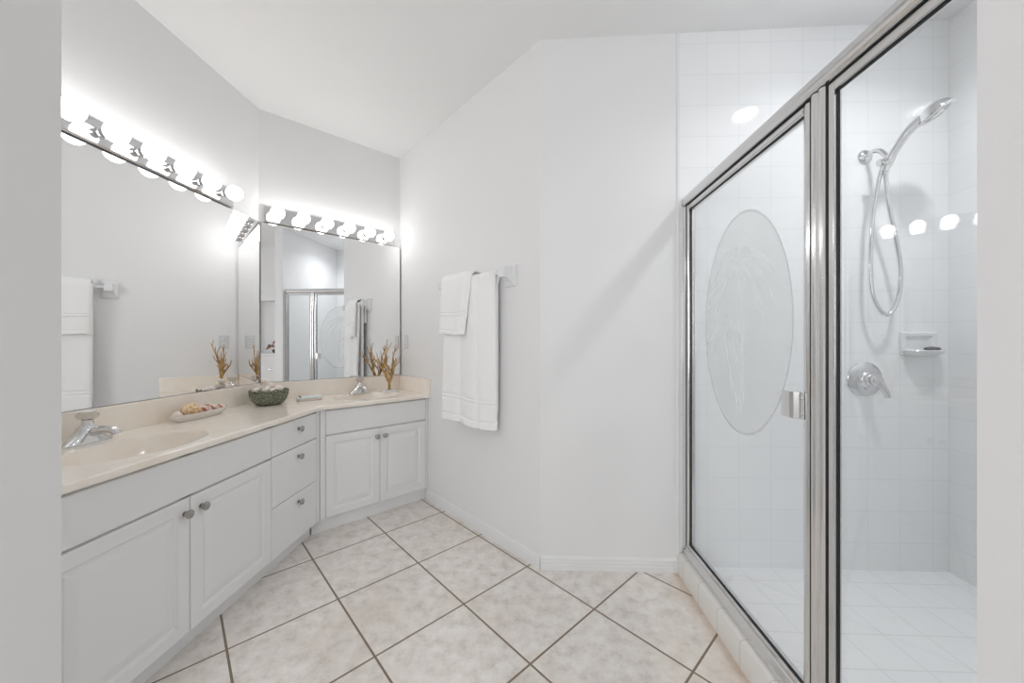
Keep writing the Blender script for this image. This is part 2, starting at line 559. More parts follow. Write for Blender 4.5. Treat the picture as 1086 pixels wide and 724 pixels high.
# left sink base: local x = world y
L0 = .902
c1 = thing('sink_cabinet', 'white sink cabinet with two raised-panel doors along the left wall, nearest the camera', 'cabinet', (FX, 0, 0), R(90), 'bathroom vanity cabinets')
carcass(MB(), L0, 1.797, .037, .49, CB, CZ).build('body', M['cab'], c1)
face_frame(L0, 1.797, [(CB, .12), (.58, .64), (.74, CZ)], [(L0, .94), (1.33, 1.378), (1.77, 1.797)]).build('face_frame', M['cab'], c1)
MB().box(L0, 1.797, .059, .075, 0, CB).build('toe_kick', M['cab'], c1)
place(slab(1.7985 - .908, PZ1 - PZ0), .908, PZ0).build('false_front', M['cab'], c1)
for a, b, kx in ((.908, 1.3525, 1.330), (1.3555, 1.7985, 1.400)):
    d = place(raised_door(b - a, DZ1 - DZ0), a, DZ0).build('door', M['cab'], c1)
    knob(d, kx, .553)
# drawer unit
c2 = thing('drawer_cabinet', 'white three-drawer cabinet between the two sink cabinets at the vanity bend', 'cabinet', (FX, 0, 0), R(90), 'bathroom vanity cabinets')
carcass(MB(), 1.798, 2.226, .037, .49, CB, CZ).build('body', M['cab'], c2)
face_frame(1.798, 2.226, [(CB, .12), (.60, .63), (.33, .37), (.74, CZ)], [(1.798, 1.83), (2.17, 2.226)]).box(2.199, 2.2315, .002, .03, CB, CZ).build('face_frame', M['cab'], c2)
MB().box(1.798, 2.223, .059, .075, 0, CB).build('toe_kick', M['cab'], c2)
for z0, z1, kz in ((DZ0, .352, .300), (.355, .612, .557), (PZ0, PZ1, .713)):
    d = place(slab(2.196 - 1.8015, z1 - z0), 1.8015, z0).build('drawer', M['cab'], c2)
    knob(d, 2.02, kz)
# right sink base on the diagonal wall: local x = s
o2w = sd(0, F2)
c3 = thing('sink_cabinet', 'white sink cabinet with two raised-panel doors on the far angled wall beside the towel wall', 'cabinet', (*o2w, 0), R(45), 'bathroom vanity cabinets')
carcass(MB(), .655, TW - .002, .037, .45, CB, CZ).build('body', M['cab'], c3)
face_frame(.655, TW - .002, [(CB, .12), (.58, .64), (.74, CZ)], [(.655, .72), (1.03, 1.07), (1.38, TW - .002)]).box(.668, .697, .002, .03, CB, CZ).box(1.407, TW - .002, .002, .03, CB, CZ).build('face_frame', M['cab'], c3)
MB().box(.626, TW - .002, .036, .052, 0, CB).build('toe_kick', M['cab'], c3)
place(slab(1.404 - .70, PZ1 - PZ0), .70, PZ0).build('false_front', M['cab'], c3)
for a, b, kx in ((.70, 1.0485, 1.025), (1.0515, 1.404, 1.080)):
    d = place(raised_door(b - a, DZ1 - DZ0), a, DZ0).build('door', M['cab'], c3)
    knob(d, kx, .553)

# ------------------------------------------------------------------ countertop with two integral basins
ZT = .809
SK1 = (-1.475, 1.34, .165, .24, 0)              # x, y, half x, half y, rotation
k2 = sd(1.05, -2.705)
SK2 = (k2[0], k2[1], .24, .165, R(45))
EX, E2 = -1.268, -2.452                          # front edges
P = [(LW + .001, .90), (EX, .90), (EX, EX - E2 / S2), sd(TW - .001, E2), sd(TW - .001, W2 + .001), (LW + .001, LWc[1])]
def oval(sk, f=1.0, n=48):
    cx, cy, a, b, r = sk
    out = []
    for i in range(n):
        t = 2 * math.pi * i / n
        x, y = a * f * math.cos(t), b * f * math.sin(t)
        out.append((cx + x * math.cos(r) - y * math.sin(r), cy + x * math.sin(r) + y * math.cos(r)))
    return out
def slab_top():
    bm = bmesh.new()
    loops = [P, list(reversed(oval(SK1))), list(reversed(oval(SK2)))]
    flat = [p for l in loops for p in l]
    tri = tessellate_polygon([[Vector((x, y, 0)) for x, y in l] for l in loops])
    vt = [bm.verts.new((x, y, ZT)) for x, y in flat]
    for t in tri:
        try: bm.faces.new([vt[i] for i in t])
        except ValueError: pass
    n = len(P)
    vb = [bm.verts.new((x, y, CZ)) for x, y in P]
    for i in range(n):
        bm.faces.new([vt[i], vt[(i + 1) % n], vb[(i + 1) % n], vb[i]])
    # underside ring only near the front is visible
    vi = [bm.verts.new((x, y, CZ)) for x, y in [(LW + .001, .90), (EX - .05, .90), (EX - .05, EX - .05 - (E2 - .05) / S2), sd(TW - .001, E2 - .05), sd(TW - .001, W2 + .001), (LW + .001, LWc[1])]]
    for i in range(1, 3):
        bm.faces.new([vb[i], vb[i + 1], vi[i + 1], vi[i]])
    bm.edges.ensure_lookup_table()
    es = [ed for ed in bm.edges if ed.verts[0] in vt[:n] and ed.verts[1] in vt[:n] and
          {vt.index(ed.verts[0]), vt.index(ed.verts[1])} in ({1, 2}, {2, 3})]
    bmesh.ops.bevel(bm, geom=es, offset=.007, segments=3, profile=.5, affect='EDGES')
    bmesh.ops.recalc_face_normals(bm, faces=bm.faces)
    me = bpy.data.meshes.new('top')
    bm.to_mesh(me); bm.free()
    me.materials.append(M['counter'])
    o = bpy.data.objects.new('top', me)
    COL.objects.link(o)
    return o
ct = thing('countertop', 'beige cultured-marble countertop bending along both vanity walls with two oval basins', 'countertop', (0, 0, 0))
slab_top().parent = ct
for sk in (SK1, SK2):
    rs = []
    for f, dz in ((1, 0), (.985, -.004), (.96, -.016), (.92, -.045), (.84, -.085), (.70, -.115), (.5, -.13), (.25, -.138), (.09, -.14)):
        rs.append([(x, y, ZT + dz) for x, y in oval(sk, f)])
    b = MB().rings(rs, cap0=False).build('basin', M['counter'], ct, smooth=True)
    MB().lathe([(.022, 0), (.022, .003), (.016, .005), (.012, .003), (0, .002)], 20, (sk[0], sk[1], ZT - .14)).build('drain', M['chrome'], b, smooth='auto')
SH = .929
MB().box(LW + .001, LW + .02, .90, LWc[1] - .012, ZT - .002, SH).build('backsplash', M['counter'], ct, bevel=.004)
w2p = [sd(.425, W2 + .001), sd(TW - .001, W2 + .001), sd(TW - .001, W2 + .02), sd(.433, W2 + .02)]
MB().prism(w2p, ZT - .002, SH).build('backsplash', M['counter'], ct, bevel=.004)
twp = [sd(TW - .001, W2 + .021), sd(TW - .001, E2 + .004), sd(TW - .019, E2 + .004), sd(TW - .019, W2 + .021)]
MB().prism(twp, ZT - .002, SH - .004).build('side_splash', M['counter'], ct, bevel=.004)

# ------------------------------------------------------------------ mirrors
def mirror(name, label, loc, rot, x0, x1, z0, z1):
    t = thing(name, label, 'mirror', loc, 0, 'frameless vanity mirrors')
    t.rotation_euler = rot
    MB().box(x0, x1, -.0055, -.001, z0, z1).build('backing', M['mirroredge'], t)
    MB().box(x0 + .002, x1 - .002, -.0064, -.0056, z0 + .002, z1 - .002).build('mirror_glass', M['mirror'], t)
    return t
mirror('wall_mirror', 'large frameless mirror on the left wall above the near basin', (LW + .0005, 0, 0), (0, 0, R(90)), .90, LWc[1] - .004, SH + .001, 2.015)
MIRROT = -1.0                                    # hung a touch out of line with its wall
pv = sd(.92, W2 + .0105)
mirror('wall_mirror', 'frameless mirror on the far angled wall reflecting the shower', (*pv, 0), (0, 0, R(45 + MIRROT)), -.495, .494, SH + .001, 2.015)

# ------------------------------------------------------------------ vanity light bars
def light_bar(label, loc, rz, x0, x1, xs, z0=2.018, z1=2.128, zc=2.072):
    t = thing('vanity_light', label, 'light fixture', loc, rz, 'globe light bars above the mirrors')
    bar = [(0, z0), (-.022, z0), (-.028, z0 + .006), (-.028, z1 - .006), (-.022, z1), (0, z1)]
    MB().extrude(bar, 'x', x0, x1).build('bar', M['chrome'], t)
    for x in xs:
        MB().lathe([(.022, .028), (.022, .036), (.0185, .038), (.0185, .05), (.0195, .052), (.0195, .058)], 20, (x, 0, zc), (0, -1, 0)).build('socket', M['chrome'], t, smooth='auto')
        g = MB().ball((x, -.098, zc), .0415, 24, 16)
        g.lathe([(.016, .052), (.017, .06), (.022, .066)], 20, (x, 0, zc), (0, -1, 0))
        g.build('bulb', M['bulb'], t, smooth=True)
    return t
light_bar('long chrome bar of lit globes above the left-wall mirror', (LW + .001, 0, 0), R(90), .922, 2.142, [.994 + .153 * i for i in range(8)])  # two nearest globes, hidden by the stub, added to light the towel wall
pw = sd(0, W2 + .001)
light_bar('chrome bar of six lit globes above the far angled-wall mirror', (*pw, 0), R(45), .444, 1.352, [.508 + .1545 * i for i in range(6)])

# ------------------------------------------------------------------ recessed lights
def can(label, x, y, m):
    z = cz(x)
    t = thing('recessed_light', label, 'light fixture', (x, y, z), 0)
    MB().lathe([(.072, -.001), (.072, -.006), (.095, -.004), (.097, 0), (.09, .0005)], 32).build('trim_ring', M['trim'], t, smooth='auto')
    lp = bpy.data.lights.new('recessed_lamp', 'AREA')
    lp.shape, lp.size, lp.energy, lp.spread, lp.color = 'DISK', .13, CAN, R(140), (.97, .985, 1)
    lo = bpy.data.objects.new('lamp', lp)
    COL.objects.link(lo)
    lo.parent, lo.location = t, (0, 0, -.014)
    MB().lathe([(.071, -.004), (.07, -.007), (.05, -.010), (0, -.011)], 32).build('lens', m, t, smooth=True)
can('round recessed ceiling light over the shower stall', 1.56, 1.22, M['can'])

# ------------------------------------------------------------------ towel bar and towels
pt = sd(TW, 0)
# local frame: x = d2 (to viewer's right), y = 0 wall face, -y out of the wall
RZ, RO = 1.597, .066
tb = thing('towel_bar', 'white ceramic towel bar with square posts on the angled wall', 'towel bar', (pt[0], pt[1], 0), R(-45))
for x in (-2.19, -1.545):
    rs = []
    for d, hx, hz, zo in ((0, .045, .062, -.012), (.010, .045, .062, -.012), (.014, .041, .058, -.012), (.030, .030, .040, -.006), (.05, .024, .030, 0), (.083, .022, .027, 0), (.086, .019, .024, 0)):
        rs.append([(x - hx, -d, RZ + zo - hz), (x + hx, -d, RZ + zo - hz), (x + hx, -d, RZ + zo + hz), (x - hx, -d, RZ + zo + hz)])
    MB().rings(rs).build('post', M['ceramic'], tb, bevel=.005)
MB().tube([(-2.18, -RO, RZ), (-1.55, -RO, RZ)], .0095, 14).build('rod', M['ceramic'], tb, smooth='auto')

def towel(name, label, x0, x1, zf, zb, rad, wave, thick, bands, ztop=RZ, nx=48, slant=None):
    """cloth hung over the rod; wave(x, t) extra outward offset; bands = heights of woven borders"""
    t = thing(name, label, 'towel', (pt[0], pt[1], 0), R(-45), 'white towels on the bar')
    path = []
    nb, nf, na = 20, 150, 10
    for i in range(nb): path.append((+rad, zb + (ztop - zb) * i / nb, -1))
    for i in range(na + 1):
        a = math.pi * i / na
        path.append((rad * math.cos(a), ztop + rad * math.sin(a), 0))
    for i in range(1, nf + 1): path.append((-rad, ztop + (zf - ztop) * i / nf, i / nf))
    vs, fs = [], []
    for k, (y, z, tt) in enumerate(path):
        for j in range(nx + 1):
            u = j / nx
            x = x0 + (x1 - x0) * u
            if slant and tt > 0: x += slant(u, tt)
            off = 0
            if tt >= 0:
                off = wave(u, tt)
            for bz, bh in bands:
                if tt > 0 and abs(z - bz) < bh: off -= .0042
            zz = z
            if tt > 0: zz += .006 * math.sin(u * 5 + 1) * tt
            vs.append((x, -RO + y - off, zz))
    n = nx + 1
    for k in range(len(path) - 1):
        for j in range(nx):
            fs.append((k * n + j, k * n + j + 1, (k + 1) * n + j + 1, (k + 1) * n + j))
    o = MB().add(vs, fs).build('cloth', M['terry'], t, smooth=True)
    s = o.modifiers.new('thickness', 'SOLIDIFY')
    s.thickness, s.offset = thick, 0
    s2 = o.modifiers.new('subdivision', 'SUBSURF')
    s2.levels = s2.render_levels = 1
    return t
def wave_big(u, t):
    a = .007 * math.sin(u * 10 + 1.2 * t) * (.4 + t) + .004 * math.sin(u * 23 + 2) * t
    g = -.024 * math.exp(-((u - .70 - .03 * t) / .030) ** 2) - .012 * math.exp(-((u - .40 + .05 * t) / .05) ** 2) * t
    r = -.020 * max(0, (u - .93) / .07) ** 2 - .012 * max(0, (.05 - u) / .05) ** 2
    st = -.008 if u > .72 else 0
    return a + g + r + st + .016 * t * (1 - u)
def wave_small(u, t):
    return .006 * math.sin(u * 8 + .5) * (.3 + t) - .022 * max(0, (u - .78) / .22) ** 2 - .01 * max(0, (.06 - u) / .06) ** 2 + .012 * t
towel('bath_towel', 'long white bath towel folded over the bar, hanging behind the small towel', -2.115, -1.615, .69, .78, .019, wave_big, .022, [(.862, .006), (.838, .005), (.735, .004)], ztop=RZ - .006)
towel('hand_towel', 'small white hand towel draped on top of the long bath towel', -2.11, -1.80, 1.255, 1.40, .050, wave_small, .016, [(1.392, .005), (1.372, .004), (1.278, .004)], ztop=RZ + .0,
      slant=lambda u, t: -.05 * t * u)

# outlet on the towel wall
op = thing('wall_outlet', 'white duplex outlet plate on the angled wall above the side splash', 'outlet', (pt[0], pt[1], 0), R(-45))
MB().box(-2.881, -2.811, -.006, 0, 1.150, 1.265).build('plate', mat('outlet_plate', (.66, .68, .70), .35), op, bevel=.003)
for z in (1.181, 1.234):
    r = MB().lathe([(.0165, .006), (.0165, .0078), (.015, .0085), (0, .0085)], 20, (-2.846, 0, z), (0, -1, 0)).build('receptacle', M['plastic'], op, smooth='auto')
    MB().box(-2.8525, -2.8495, -.0093, -.0083, z - .004, z + .006).box(-2.8425, -2.8395, -.0093, -.0083, z - .004, z + .006).build('slots', M['slot'], r)

# ------------------------------------------------------------------ shower enclosure (fixed frame and pane)
GX = .843
en = thing('shower_enclosure', 'polished metal shower frame with a fixed clear glass panel, standing on the tiled kerb', 'shower screen', (0, 0, 0))
Y0, Y1 = SN, BW                 # near wall, far wall
hp = [(.813, 1.909), (.809, 1.915), (.808, 1.923), (.813, 1.928), (.810, 1.934), (.812, 1.943), (.818, 1.949), (.822, 1.960), (.832, 1.967), (.855, 1.967), (.868, 1.961), (.873, 1.947), (.873, 1.909)]
MB().extrude(hp, 'y', Y0, Y1).build('header', M['alu'], en, bevel=.001, seg=1)
MB().box(.8235, .868, Y0, Y1, 1.906, 1.909).build('header_gasket', M['black'], en)
MB().extrude([(.812, .105), (.812, .128), (.822, .146), (.828, .150), (.868, .150), (.868, .105)], 'y', Y0, Y1).build('sill_track', M['alu'], en, bevel=.002)
vz = Matrix(((1, 0, 0, 0), (0, 1, 0, 0), (0, 0, 1, 0), (0, 0, 0, 1)))
def vert(m_poly, name, z0, z1, par, mt='alu', bev=.002):
    return MB().prism(m_poly, z0, z1).build(name, M[mt], par, bevel=bev)
vert([(.818, Y1), (.818, 1.925), (.824, 1.914), (.866, 1.914), (.866, Y1)], 'wall_jamb', .15, 1.907, en)
vert([(.824, 1.9138), (.824, 1.907), (.862, 1.907), (.862, 1.9138)], 'jamb_gasket', .152, 1.905, en, 'black', 0)
vert([(.818, Y0), (.818, Y0 + .024), (.866, Y0 + .024), (.866, Y0)], 'wall_jamb', .15, 1.907, en)
# fluted post between door and fixed pane
pp = [(.864, 1.032)]
for i in range(13):
    a = i / 12
    y = 1.032 + (1.083 - 1.032) * a
    pp.append((.822 - .006 * abs(math.sin(a * math.pi * 2)), y))
pp.append((.864, 1.083))
vert(pp, 'post', .15, 1.907, en, bev=0)
MB().box(.824, .862, 1.0285, 1.032, .15, 1.905).build('post_gasket', M['black'], en)
# fixed pane frame
PY0, PY1, PZA, PZB = Y0 + .024, 1.028, .150, 1.905
fr = MB()
fr.box(.826, .847, PY1 - .018, PY1, PZA, PZB)
fr.box(.826, .847, PY0, PY0 + .018, PZA, PZB)
fr.box(.826, .847, PY0 + .018, PY1 - .018, PZB - .025, PZB)
fr.box(.826, .847, PY0 + .018, PY1 - .018, PZA, PZA + .02)
fr.build('pane_frame', M['alu'], en, bevel=.002)
gk = MB()
a0, a1, b0, b1 = PY0 + .018, PY1 - .018, PZA + .02, PZB - .025
gk.box(.834, .841, a1 - .0028, a1, b0, b1).box(.834, .841, a0, a0 + .003, b0, b1).box(.834, .841, a0 + .003, a1 - .0028, b1 - .003, b1).box(.834, .841, a0 + .003, a1 - .0028, b0, b0 + .003)
gk.build('pane_gasket', M['black'], en)
MB().box(.840, .846, a0 + .004, a1 - .004, b0 + .003, b1 - .004).build('glass_pane', M['glass'], en)

# ------------------------------------------------------------------ shower door
dr = thing('shower_door', 'framed clear glass shower door with an etched frosted oval', 'shower door', (GX, 1.905, .15))
DX = GX
def dl(m):      # world numbers to the door's own frame
    return m.xf(Matrix.Translation((-GX, -1.905, -.15)))
DY0, DY1, DZA, DZB = 1.088, 1.906, .153, 1.903
def stile(y0, y1, name):
    n = 9
    poly = [(.858, y0)] + [(.828 - .005 * math.sin(math.pi * i / (n - 1)), y0 + (y1 - y0) * i / (n - 1)) for i in range(n)] + [(.858, y1)]
    return dl(MB().prism(poly, DZA, DZB)).build(name, M['alu'], dr, bevel=.001, seg=1)
stile(DY0, DY0 + .030, 'stile')
stile(DY1 - .018, DY1, 'stile')
dl(MB().box(.826, .858, DY0 + .030, DY1 - .018, DZB - .023, DZB).box(.824, .826, DY0 + .03, DY1 - .018, DZB - .019, DZB - .008)).build('rail', M['alu'], dr, bevel=.002)
dl(MB().box(.826, .858, DY0 + .030, DY1 - .018, DZA, DZA + .016)).build('rail', M['alu'], dr, bevel=.002)
dl(MB().box(.822, .850, DY0 - .0045, DY0 - .0005, DZA, DZB)).build('edge_seal', M['black'], dr)
a0, a1, b0, b1 = DY0 + .030, DY1 - .018, DZA + .016, DZB - .023
gk = MB()
gk.box(.834, .841, a1 - .007, a1, b0, b1).box(.834, .841, a0, a0 + .001, b0, b1).box(.834, .841, a0 + .001, a1 - .007, b1 - .003, b1).box(.834, .841, a0 + .001, a1 - .007, b0, b0 + .004)
dl(gk).build('door_gasket', M['black'], dr)
dl(MB().box(.840, .846, a0 + .002, a1 - .004, b0 + .003, b1 - .003)).build('glass_pane', M['glass'], dr)
# etched oval on the outer face
OY, OZ, OA, OB = 1.455, 1.277, .277, .428
n = 72
el = lambda f, x: [(x, OY + OA * f * math.cos(2 * math.pi * i / n), OZ + OB * f * math.sin(2 * math.pi * i / n)) for i in range(n)]
ov = dl(MB().rings([el(1, .8395), el(1, .8388)])).build('etched_oval', M['etch'], dr)
dl(MB().rings([el(1.012, .8395), el(1.012, .8386), el(.992, .8386), el(.992, .8395)], closed=True)).build('etched_rim', M['etchedge'], dr)
def palm(base, top, bend, fr_len, nf, wd, name):
    """flat etched palm in the glass plane, y to the left, at the true etching depth"""
    m = MB()
    xx = .8385
    def ribbon(pts, ws):
        l, r = [], []
        for i, (p, wv) in enumerate(zip(pts, ws)):
            q = pts[min(i + 1, len(pts) - 1)]; q0 = pts[max(i - 1, 0)]
            dx, dy = q[0] - q0[0], q[1] - q0[1]
            ln = math.hypot(dx, dy) or 1
            nx, ny = -dy / ln * wv, dx / ln * wv
            l.append((xx, p[0] + nx, p[1] + ny)); r.append((xx, p[0] - nx, p[1] - ny))
        k = len(pts)
        lb = [(xx - .0004, y, z) for _, y, z in l]; rb = [(xx - .0004, y, z) for _, y, z in r]
        vs = l + r + lb + rb
        fs = []
        for i in range(k - 1):
            fs += [(i, i + 1, k + i + 1, k + i), (2 * k + i, 3 * k + i, 3 * k + i + 1, 2 * k + i + 1), (i, 2 * k + i, 2 * k + i + 1, i + 1), (k + i, k + i + 1, 3 * k + i + 1, 3 * k + i)]
        m.add(vs, fs)
    N = 14
    tr = [(base[0] + (top[0] - base[0]) * t + bend * math.sin(math.pi * t), base[1] + (top[1] - base[1]) * t) for t in [i / N for i in range(N + 1)]]
    ribbon(tr, [wd * (1.5 - .8 * i / N) for i in range(N + 1)])
    for k in range(nf):
        a = R(-35 + 250 * k / (nf - 1))
        ln = fr_len * (1.0 + .12 * math.sin(k * 2.3))
        pts, ws = [], []
        for i in range(11):
            t = i / 10
            y = top[0] + math.cos(a) * ln * t * (1 - .12 * t)
            z = top[1] + math.sin(a) * ln * t * .75 - .62 * ln * t * t
            pts.append((y, z))
            ws.append(0.0150 * math.sin(math.pi * min(1, t * .92 + .08)) * (1 if i % 2 else .72) + .001)
        ribbon(pts, ws)
    return dl(m).build(name, M['etchline'], dr)
palm((1.455, .93), (1.49, 1.52), -.02, .26, 9, .010, 'etched_palm')
palm((1.47, .93), (1.585, 1.28), .015, .145, 8, .008, 'etched_palm')
# pull handle screwed on the strike stile
ph = []
hpts = [(.824, 1.103), (.818, 1.103), (.8175, 1.122), (.806, 1.130), (.803, 1.142), (.806, 1.152), (.806, 1.17), (.810, 1.188), (.822, 1.196)]
l = []
for i, (x, y) in enumerate(hpts):
    l.append((x, y))
back = [(x + .0035, y + (.001 if i < 5 else -.001)) for i, (x, y) in enumerate(hpts)]
hd = dl(MB().prism(l + back[::-1], .972, 1.052)).build('pull_handle', M['alu'], dr, bevel=.0008)
for z in (.988, 1.036):
    dl(MB().lathe([(.0042, 0), (.004, .002), (.002, .003), (0, .003)], 12, (.8178, 1.112, z), (-1, 0, 0))).build('screw', M['chrome'], hd, smooth='auto')

# ------------------------------------------------------------------ shower fittings on the back wall
sh = thing('hand_shower', 'chrome handheld shower head on a wall arm with a looping metal hose', 'shower head', (1.74, BW, 2.155))
def hl(m): return m.xf(Matrix.Translation((-1.74, -BW, -2.155)))
hl(MB().lathe([(.036, 0), (.036, .004), (.031, .011), (.018, .018), (.0, .018)], 28, (1.74, BW, 2.155), (0, -1, 0))).build('flange', M['chrome'], sh, smooth='auto')
hl(MB().tube(spline([(1.74, BW - .01, 2.155), (1.741, BW - .05, 2.160), (1.742, BW - .085, 2.140), (1.742, BW - .115, 2.095)], 8), .0105, 14)).build('arm', M['chrome'], sh, smooth='auto')
bk = MB().lathe([(.0, -.026), (.016, -.026), (.021, -.018), (.021, .018), (.016, .026), (0, .026)], 20, (1.742, BW - .122, 2.075), (.35, -.25, 1))
bk.lathe([(.013, -.022), (.017, -.018), (.017, .018), (.013, .022)], 18, (1.725, BW - .112, 2.072), (1, .1, .2))
hl(bk).build('bracket', M['chrome'], sh, smooth='auto')
hpth = spline([(1.730, 1.824, 2.025), (1.740, 1.815, 2.072), (1.752, 1.790, 2.125), (1.768, 1.758, 2.175), (1.790, 1.732, 2.208), (1.815, 1.712, 2.228)], 6)
nn = len(hpth)
hl(MB().tube(hpth, [.0155 + .0065 * (i / (nn - 1)) for i in range(nn)], 16)).build('handle', M['chrome'], sh, smooth='auto')
hax = Vector((.48, -.34, -.86)).normalized()
hc = (1.822, 1.690, 2.232)
hl(MB().lathe([(0, -.036), (.026, -.032), (.048, -.018), (.061, 0), (.063, .009), (.060, .015), (.048, .016), (.045, .011), (.022, .011), (.020, .017), (0, .018)], 32, hc, hax)).build('spray_head', M['chrome'], sh, smooth='auto')
hl(MB().lathe([(.0445, .0095), (.0445, .0135), (.023, .0138), (.023, .0095)], 32, hc, hax)).build('spray_face', mat('grey_nozzles', (.42, .43, .44), .35), sh, smooth='auto')
hz = spline([(1.722, 1.824, 2.055), (1.720, 1.845, 1.98), (1.713, 1.868, 1.80), (1.709, 1.872, 1.56), (1.722, 1.868, 1.42), (1.772, 1.86, 1.338), (1.822, 1.86, 1.40), (1.842, 1.86, 1.54), (1.812, 1.852, 1.70), (1.768, 1.84, 1.86), (1.742, 1.828, 1.98), (1.733, 1.822, 2.032)], 26)
hl(MB().tube(hz, [.0088 + .0012 * (i % 2) for i in range(len(hz))], 10)).build('hose', M['chrome'], sh, smooth=True)

va = thing('shower_valve', 'round chrome shower valve with lever handle on the white tile', 'faucet', (1.738, BW, 1.013))
MB().lathe([(.088, 0), (.088, .004), (.084, .008), (.056, .016), (.046, .018), (0, .018)], 48, (0, 0, 0), (0, -1, 0)).build('escutcheon', M['chrome'], va, smooth='auto')
MB().lathe([(.044, .018), (.040, .026), (.034, .030), (.030, .046), (.026, .05), (0, .05)], 32, (0, 0, 0), (0, -1, 0)).build('collar', M['chrome'], va, smooth='auto')
MB().lathe([(.024, .05), (.027, .054), (.027, .074), (.022, .082), (0, .084)], 28, (0, 0, 0), (0, -1, 0)).tube([(.008, -.068, -.006), (.020, -.074, -.030), (.034, -.078, -.058), (.044, -.078, -.082)], [.019, .016, .0135, .0115], 14).build('lever', M['chrome'], va, smooth='auto')

sp = thing('soap_dish', 'white ceramic soap dish set in the shower tile right of the valve', 'soap dish', (2.0, BW, 1.128))
bpz = MB()
bpz.rings([[(-.090, -d, z0), (.088, -d, z0), (.088, -d, z1), (-.090, -d, z1)] if False else [(-.088 + i, -d, .008 + i), (.088 - i, -d, .008 + i), (.088 - i, -d, .128 - i), (-.088 + i, -d, .128 - i)] for d, i, z0, z1 in ((0, 0, 0, 0), (.010, 0, 0, 0), (.014, .006, 0, 0), (.014, .022, 0, 0), (.004, .030, 0, 0))])
bpz.build('back_plate', M['ceramic'], sp, bevel=.004)
tray = []
for d in (0,):
    pass
def half(w_, dep, z, n_=18):
    return [(w_ * math.cos(math.pi + math.pi * i / (n_ - 1)) + .010, dep * math.sin(math.pi + math.pi * i / (n_ - 1)), z) for i in range(n_)]
MB().rings([half(.074, .052, .006), half(.092, .078, .020), half(.098, .086, .032), half(.096, .084, .035), half(.088, .074, .034), half(.080, .066, .031)]).build('tray', M['ceramic'], sp, smooth='auto')
tag(MB().ball((2.022, BW - .050, 1.1702), .03, 20, 10, (1.25, .75, .36)).build('soap_bar', M['stone'], smooth=True), 'small dark grey soap lying in the ceramic soap dish', 'soap')

# ------------------------------------------------------------------ faucets
def faucet(label, x, y, rz):
    """centreset; local +x across, -y towards the basin"""
    t = thing('basin_faucet', label, 'faucet', (x, y, ZT), rz, 'basin faucets')
    rs = []
    for zz, hx, hy in ((0, .080, .027), (.008, .081, .028), (.014, .074, .026), (.030, .052, .026), (.048, .034, .025), (.062, .027, .024), (.070, .020, .019)):
        ring = []
        for i in range(28):
            a = 2 * math.pi * i / 28
            ca, sa = math.cos(a), math.sin(a)
            p_ = .72
            ring.append((hx * math.copysign(abs(ca) ** p_, ca), hy * math.copysign(abs(sa) ** p_, sa), zz))
        rs.append(ring)
    MB().rings(rs).build('body', M['chrome'], t, smooth='auto')
    spt = spline([(0, -.008, .040), (0, -.045, .052), (0, -.085, .056), (0, -.110, .050), (0, -.118, .036)], 6)
    MB().tube(spt, [.017 - .004 * i / (len(spt) - 1) for i in range(len(spt))], 16).build('spout', M['chrome'], t, smooth='auto')
    MB().lathe([(.020, .070), (.018, .076), (.0165, .088), (.018, .092), (0, .092)], 20).build('stem', M['chrome'], t, smooth='auto')
    kn = MB()
    kr = []
    for r_, z_ in ((.014, .092), (.026, .098), (.031, .108), (.029, .118), (.022, .123), (0.001, .1235)):
        kr.append([(r_ * (1 + .05 * math.cos(8 * 2 * math.pi * i / 48)) * math.cos(2 * math.pi * i / 48), r_ * (1 + .05 * math.cos(8 * 2 * math.pi * i / 48)) * math.sin(2 * math.pi * i / 48), z_) for i in range(48)])
    kb = kn.rings(kr).build('handle', M['acrylic'], t, smooth='auto')
    MB().lathe([(.025, .1240), (.024, .1268), (0, .1280)], 24).build('handle_cap', M['ceramic'], kb, smooth='auto')
    MB().tube([(0, .016, .06), (0, .018, .088)], .003, 8).ball((0, .018, .090), .005, 10, 8).build('pop_up_rod', M['chrome'], t, smooth='auto')
    return t
faucet('chrome faucet with clear knob behind the near left basin', -1.705, 1.355, R(90))
q = sd(1.05, -2.868)
faucet('chrome faucet with clear knob behind the far basin', q[0], q[1], R(45))

# ------------------------------------------------------------------ things on the counter
# boat tray with shells
ty = 1.845
tr = tag(None or thing('boat_tray', 'narrow cream boat-shaped dish of seashells by the left backsplash', 'tray', (-1.705, ty, ZT), R(90)), 'narrow cream boat-shaped dish of seashells by the left backsplash', 'tray')
def boat(hl_, hw, z, up, n_=40):
    out = []
    for i in range(n_):
        a = 2 * math.pi * i / n_
        ca, sa = math.cos(a), math.sin(a)
        out.append((hl_ * ca, hw * math.copysign(abs(sa) ** 1.25, sa), z + up * ca * ca * ca * ca))
    return out
MB().rings([boat(.125, .028, 0, 0), boat(.158, .042, .018, .001), boat(.169, .047, .033, .003), boat(.167, .045, .036, .003), boat(.160, .041, .032, .003), boat(.145, .034, .016, .001), boat(.12, .024, .010, 0)]).build('dish', M['cerdish'], tr, smooth='auto')
def shell_spiral(name, label, loc, rot, length, rmax, m, turns=5, group='seashells in the boat dish'):
    t = MB()
    prof = []
    N = 26
    rs = []
    for i in range(N + 1):
        s = i / N
        base = rmax * (math.sin(math.pi * min(1, .12 + s * .88)) ** .75 if s < .45 else (1 - s) / .55 * .98 + .02)
        r_ = base * (1 + .10 * math.cos(s * turns * 2 * math.pi))
        rs.append([(length * (s - .5), r_ * math.cos(2 * math.pi * j / 18 ) * (1 + .06 * math.cos(j * 2 * math.pi / 6)), r_ * math.sin(2 * math.pi * j / 18)) for j in range(18)])
    t.rings(rs)
    o = t.build(name, m, smooth=True)
    o.location, o.rotation_euler = loc, rot
    return tag(o, label, 'seashell', group)
